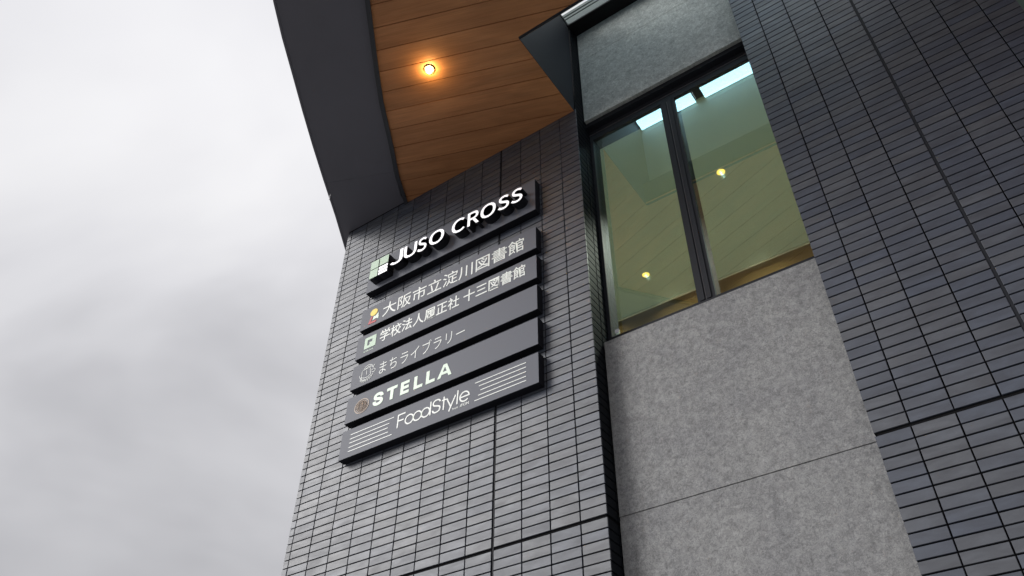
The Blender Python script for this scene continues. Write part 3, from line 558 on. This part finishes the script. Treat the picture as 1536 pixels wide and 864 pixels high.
def glyph(parent, y, key, box4, m, offset=0, depth=.003, shear=0, nm='letter', mside=None):
    """fit one character into box4 = x0,x1,z0,z1 (world) on the plane y; the back face sits on y"""
    lp = loops_of(key); a, b, c, d = bbox(lp); x0, x1, z0, z1 = box4; x0 += offset; x1 -= offset; z0 += offset; z1 -= offset
    f = lambda p: (x0+(p[0]-a)/(b-a)*(x1-x0)+shear*((p[1]-c)/(d-c)*(z1-z0)), z0+(p[1]-c)/(d-c)*(z1-z0))
    return flat(parent, y, [[f(p) for p in l] for l in lp], m, offset, depth, nm, mside)
def flat(parent, y, lps, m, offset=0, depth=.003, nm='letter', mside=None):
    a, b, c, d = bbox(lps); cx, cz = (a+b)/2, (c+d)/2
    me = curve_mesh([[(p[0]-cx, p[1]-cz) for p in l] for l in lps], nm, offset, depth)
    me.materials.clear(); me.materials.append(m)
    if mside:
        me.materials.append(mside)
        for p in me.polygons: p.material_index = 0 if p.normal.y < -.5 else 1
    o = bpy.data.objects.new(nm, me); COL.objects.link(o); o.parent = parent
    pl_ = Vector(parent.location) if not parent.parent else Vector(parent.location)+Vector(parent.parent.location)
    o.location = Vector((cx, y-depth/2, cz))-pl_
    return o
def cjk_line(parent, y, text, x0, x1, z0, z1, m, offset=0, squash=1):
    n = len(text); pitch = (x1-x0)/n
    ref = [bbox(loops_of(ch)) for ch in text if ch != ' ']
    lo = min(r[2] for r in ref); hi = max(r[3] for r in ref); sz = (z1-z0)/(hi-lo)
    # advance of a full-width glyph in this data
    adv = max(r[1] for r in ref)+min(r[0] for r in ref)
    sx = pitch/adv
    for i, ch in enumerate(text):
        if ch == ' ': continue
        a, b, c, d = bbox(loops_of(ch))
        glyph(parent, y, ch, (x0+i*pitch+a*sx-offset*.3, x0+i*pitch+b*sx+offset*.3, z0+(c-lo)*sz, z0+(d-lo)*sz), m, offset)
def ring(cx, cz, rx, rz, w, n=40):
    return [[(cx+rx*math.cos(t), cz+rz*math.sin(t)) for t in [i*2*math.pi/n for i in range(n)]],
            [(cx+(rx-w)*math.cos(t), cz+(rz-w)*math.sin(t)) for t in [i*2*math.pi/n for i in range(n)]]]
def stroke(pts, w):
    """polyline as a closed ribbon outline"""
    L_, R_ = [], []
    for i, p in enumerate(pts):
        a = pts[max(i-1, 0)]; c = pts[min(i+1, len(pts)-1)]; tx, ty = c[0]-a[0], c[1]-a[1]; l = math.hypot(tx, ty) or 1
        nx, ny = -ty/l*w/2, tx/l*w/2; L_.append((p[0]+nx, p[1]+ny)); R_.append((p[0]-nx, p[1]-ny))
    return L_+R_[::-1]
def stroke_mesh(parent, y, strokes, w, m, nm='emblem', depth=.003):
    b = bmesh.new()
    for k, s in enumerate(strokes):
        ww = w
        if isinstance(s, tuple) and isinstance(s[0], list): s, ww = s
        o_ = stroke(s, ww); n = len(s); d = depth+.00006*k
        f = [b.verts.new((x, -d, z)) for x, z in o_]; g_ = [b.verts.new((x, 0, z)) for x, z in o_]
        for i in range(n-1): b.faces.new((f[i], f[i+1], f[2*n-2-i], f[2*n-1-i]))
        for i in range(2*n): b.faces.new((f[i], f[(i+1) % (2*n)], g_[(i+1) % (2*n)], g_[i]))
    me = mesh(nm, b, m); o = bpy.data.objects.new(nm, me); COL.objects.link(o); o.parent = parent
    o.location = Vector((0, y, 0))-Vector(parent.location); return o
SX0, SX1 = -1.630, .462
SY = -.083
GRP = 'tenant sign boards on the tiled pier'
def board(name, label, z0, z1):
    r = thing(name, label, 'sign', ((SX0+SX1)/2, -.04, (z0+z1)/2), GRP)
    p = Vector(r.location)
    b = bmesh.new(); box(b, SX0, SX1, SY+.003, -.006, z0, z1); o = obj('casing', b, M_case, r); o.location = -p
    b = bmesh.new(); box(b, SX0+.001, SX1-.001, SY, SY+.0029, z0+.001, z1-.001); o = obj('face_plate', b, M_sign, r); o.location = -p
    b = bmesh.new()
    for bx in (SX0+.25, SX1-.25):
        for bz in (z0+.06, z1-.06): box(b, bx-.02, bx+.02, -.006, .004, bz-.02, bz+.02)
    o = obj('wall_bracket', b, M_frame, r); o.location = -p
    return r
# 1 - name of the building, raised lit letters
r = board('main_sign', 'topmost and tallest sign board, JUSO CROSS in raised lit letters with a square window emblem', 3.134, 3.558)
LY = -.178                    # front of the raised letters
ld = -(LY-SY)
G1 = dict(m=M_litw, mside=M_case, depth=ld)
zb, zt = 3.236, 3.415
for key, a, b_ in (('hJ', -1.236, -1.075), ('hU', -1.062, -.893), ('hS', -.882, -.765), ('hO', -.735, -.545),
                   ('hC', -.452, -.292), ('hR', -.258, -.122), ('hO', -.104, .078), ('hS', .103, .232), ('hS', .254, .383)):
    glyph(r, SY, key, (a, b_, zb-(.006 if key in ('hS', 'hO', 'hC') else 0), zt+(.004 if key != 'hU' else 0)), M_litw, .0035, ld, 0, 'letter', M_case)
def rect(x0, x1, z0, z1): return [(x0, z0), (x1, z0), (x1, z1), (x0, z1)]
lx0, lx1, lz0, lz1 = -1.513, -1.272, 3.203, 3.440
xm, zm = -1.398, 3.325
for q in (rect(lx0, xm-.006, zm+.005, lz1), rect(xm+.006, lx1, zm+.005, lz1), rect(lx0, xm-.006, lz0, zm-.005)):
    flat(r, SY, [q], M_mint_e, 0, ld, 'emblem_block', M_case)
for i in range(3): flat(r, SY, [rect(xm+.006, lx1, lz0+i*.0395, lz0+i*.0395+.031)], M_litw, 0, ld, 'emblem_bar', M_case)
b = bmesh.new(); box(b, lx0+.004, lx1-.004, LY+.012, SY-.0005, lz0+.004, lz1-.004); o = obj('emblem_body', b, M_case, r); o.location = -Vector(r.location)
# 2 - city library
r = board('library_sign', 'second sign board from the top, 大阪市立淀川図書館 with a yellow and red figure emblem', 2.634, 2.903)
cjk_line(r, SY, '大阪市立淀川図書館', -1.350, .345, 2.684, 2.850, M_white_l, .0003)
flat(r, SY, [[(-1.463+.047*math.cos(t), 2.808+.043*math.sin(t)) for t in [i*math.pi/16 for i in range(32)]]], M_yellow, nm='emblem_disc')
flat(r, SY, [[(-1.468, 2.705), (-1.456, 2.757), (-1.437, 2.745), (-1.398, 2.780), (-1.391, 2.700), (-1.425, 2.716)]], M_mint_l, nm='emblem_arrow', depth=.004)
flat(r, SY, [[(-1.525, 2.675), (-1.490, 2.764), (-1.470, 2.752), (-1.492, 2.697), (-1.412, 2.690), (-1.425, 2.668)]], M_red, nm='emblem_foot')
# 3 - school library
r = board('school_sign', 'third sign board from the top, 学校法人履正社 十三図書館 with a pale square emblem', 2.277, 2.548)
cjk_line(r, SY, '学校法人履正社', -1.336, -.372, 2.366, 2.506, M_white_l, .0010)
cjk_line(r, SY, '十三図書館', -.335, .352, 2.366, 2.506, M_white_l, .0010)
flat(r, SY, [[(-1.525, 2.362), (-1.380, 2.362), (-1.380, 2.497), (-1.525, 2.497)], [(-1.488, 2.396), (-1.488, 2.463), (-1.428, 2.463), (-1.428, 2.428), (-1.460, 2.428), (-1.460, 2.396)]], M_mint_e, nm='emblem')
xx = -1.522
for ch in 'RISEISHA':
    w = .008 if ch == 'I' else .0155
    glyph(r, SY, ch, (xx, xx+w-.003, 2.325, 2.341), M_mint_l, nm='letter', depth=.002); xx += w+.0018
# 4 - town library
r = board('community_library_sign', 'fourth sign board from the top, まちライブラリー with a line-drawn book emblem, right half empty', 1.924, 2.197)
cjk_line(r, SY, 'まちライブラリ', -1.298, -.400, 1.972, 2.112, M_white_l, -.0016)
stroke_mesh(r, SY, [[(-.385, 2.037), (-.292, 2.042)]], .010, M_white_l, 'letter')
sw = .0042
hand = [[(-1.497, 2.000), (-1.499, 2.098), (-1.462, 2.104), (-1.400, 2.108)], [(-1.497, 2.020), (-1.46, 2.005), (-1.42, 2.0), (-1.385, 2.02)], [(-1.40, 2.108), (-1.392, 2.06), (-1.385, 2.02)],
        [(-1.484, 2.098), (-1.468, 2.128), (-1.43, 2.143), (-1.395, 2.136), (-1.366, 2.112), (-1.362, 2.085)], [(-1.462, 2.104), (-1.43, 2.121), (-1.395, 2.118), (-1.366, 2.10)],
        [(-1.44, 2.085), (-1.438, 2.035)], [(-1.385, 2.06), (-1.35, 2.075), (-1.328, 2.055), (-1.34, 2.03), (-1.372, 2.04)], [(-1.362, 2.085), (-1.345, 2.12)],
        [(-1.525, 2.052), (-1.519, 2.027), (-1.497, 2.012)], [(-1.497, 2.0), (-1.475, 1.985), (-1.44, 1.978)], [(-1.513, 1.999), (-1.497, 2.008)],
        [(-1.51, 1.985), (-1.488, 1.997)], [(-1.50, 1.972), (-1.474, 1.988)], [(-1.483, 1.962), (-1.458, 1.983)], [(-1.462, 1.956), (-1.44, 1.982)], [(-1.438, 1.955), (-1.42, 1.985)],
        [(-1.413, 1.958), (-1.398, 1.993)], [(-1.388, 1.968), (-1.378, 2.006)], [(-1.366, 1.985), (-1.36, 2.022)]]
stroke_mesh(r, SY, hand, sw, M_white_l, 'emblem')
# 5 - STELLA
r = board('stella_sign', 'fifth sign board from the top, STELLA in bold letters with a round bronze emblem', 1.558, 1.836)
for key, a, b_ in (('S', -1.300, -1.180), ('T', -1.140, -1.020), ('E', -.978, -.880), ('L', -.826, -.728), ('L', -.690, -.592)):
    glyph(r, SY, key, (a, b_, 1.622-(.003 if key == 'S' else 0), 1.756+(.003 if key == 'S' else 0)), M_mint_l, .0085)
flat(r, SY, [[(-.563, 1.622), (-.503, 1.756), (-.466, 1.756), (-.410, 1.622), (-.443, 1.622), (-.455, 1.652), (-.519, 1.652), (-.531, 1.622)], [(-.508, 1.678), (-.486, 1.730), (-.464, 1.678)]], M_mint_l)
cx, cz, rx, rz = -1.437, 1.687, .088, .077
flat(r, SY, ring(cx, cz, rx, rz, .009), M_bronze, nm='emblem_ring'); flat(r, SY, ring(cx, cz, rx-.019, rz-.017, .004), M_bronze, nm='emblem_ring')
st = []
for i in range(-4, 5):
    d = i*.013; h = math.sqrt(max(0, 1-(d/.062)**2))
    for (s0, s1) in ((-.94, -.5), (-.38, -.06), (.06, .4), (.5, .94)):
        st.append([(cx+d, cz+s0*.055*h), (cx+d, cz+s1*.055*h)])
    for (s0, s1) in ((-.95, -.55), (-.3, .3), (.55, .95)):
        st.append([(cx+s0*.062*h, cz+d*.88), (cx+s1*.062*h, cz+d*.88)])
stroke_mesh(r, SY, st, .0028, M_bronze, 'emblem_lattice')
# 6 - FoodStyle
r = board('food_store_sign', 'lowest sign board, FoodStyle in thin letters between two sets of white lines', 1.186, 1.478)
w = .0125
def arc(cx, cz, rx, rz, a0, a1, n=24): return [(cx+rx*math.cos(math.radians(a0+(a1-a0)*i/n)), cz+rz*math.sin(math.radians(a0+(a1-a0)*i/n))) for i in range(n+1)]
sh = .06
stroke_mesh(r, SY, [[(-.967, 1.284), (-.966, 1.412)], [(-.9715, 1.412), (-.888, 1.412)], [(-.966, 1.352), (-.902, 1.352)]], w, M_white_l, 'letter')
for c_ in (-.838, -.750): flat(r, SY, ring(c_, 1.330, .050, .050, w), M_white_l, nm='letter')
flat(r, SY, ring(-.662, 1.330, .050, .050, w), M_white_l, nm='letter')
stroke_mesh(r, SY, [[(-.612, 1.282), (-.610, 1.416)]], w, M_white_l, 'letter')
glyph(r, SY, 'S', (-.594, -.502, 1.281, 1.417), M_white_l, -.0012)
stroke_mesh(r, SY, [[(-.472, 1.282), (-.470, 1.412)], [(-.492, 1.380), (-.446, 1.380)]], w, M_white_l, 'letter')
stroke_mesh(r, SY, [[(-.440, 1.382), (-.396, 1.290)], [(-.350, 1.384), (-.412, 1.246)]], w, M_white_l, 'letter')
stroke_mesh(r, SY, [[(-.331, 1.286), (-.326, 1.420)]], w, M_white_l, 'letter')
stroke_mesh(r, SY, [arc(-.256, 1.334, .046, .046, 0, 318, 34), [(-.302, 1.334), (-.2038, 1.334)]], w, M_white_l, 'letter')
xx = -.377
for ch, wd in (('f', .010), ('r', .010), ('o', .015), ('m', .021), (' ', .012), ('Æ', .034), ('O', .031), ('N', .027)):
    if ch != ' ':
        big = ch in 'ÆON'
        glyph(r, SY, ch, (xx, xx+wd-.0025, 1.245, 1.270 if big else (1.264 if ch == 'f' else 1.259)), M_white_l, .0003, .002)
    xx += wd+.0016
LS = [(-1.519, -1.017, 1.413), (-1.522, -1.064, 1.369), (-1.522, -1.078, 1.328), (-1.522, -1.069, 1.284), (-1.522, -1.019, 1.243),
      (-.152, .347, 1.421), (-.112, .347, 1.378), (-.095, .347, 1.333), (-.116, .347, 1.289), (-.152, .347, 1.249)]
for a, b_, z in LS: stroke_mesh(r, SY, [[(a, z), (b_, z)]], .0068, M_white_l, 'line')
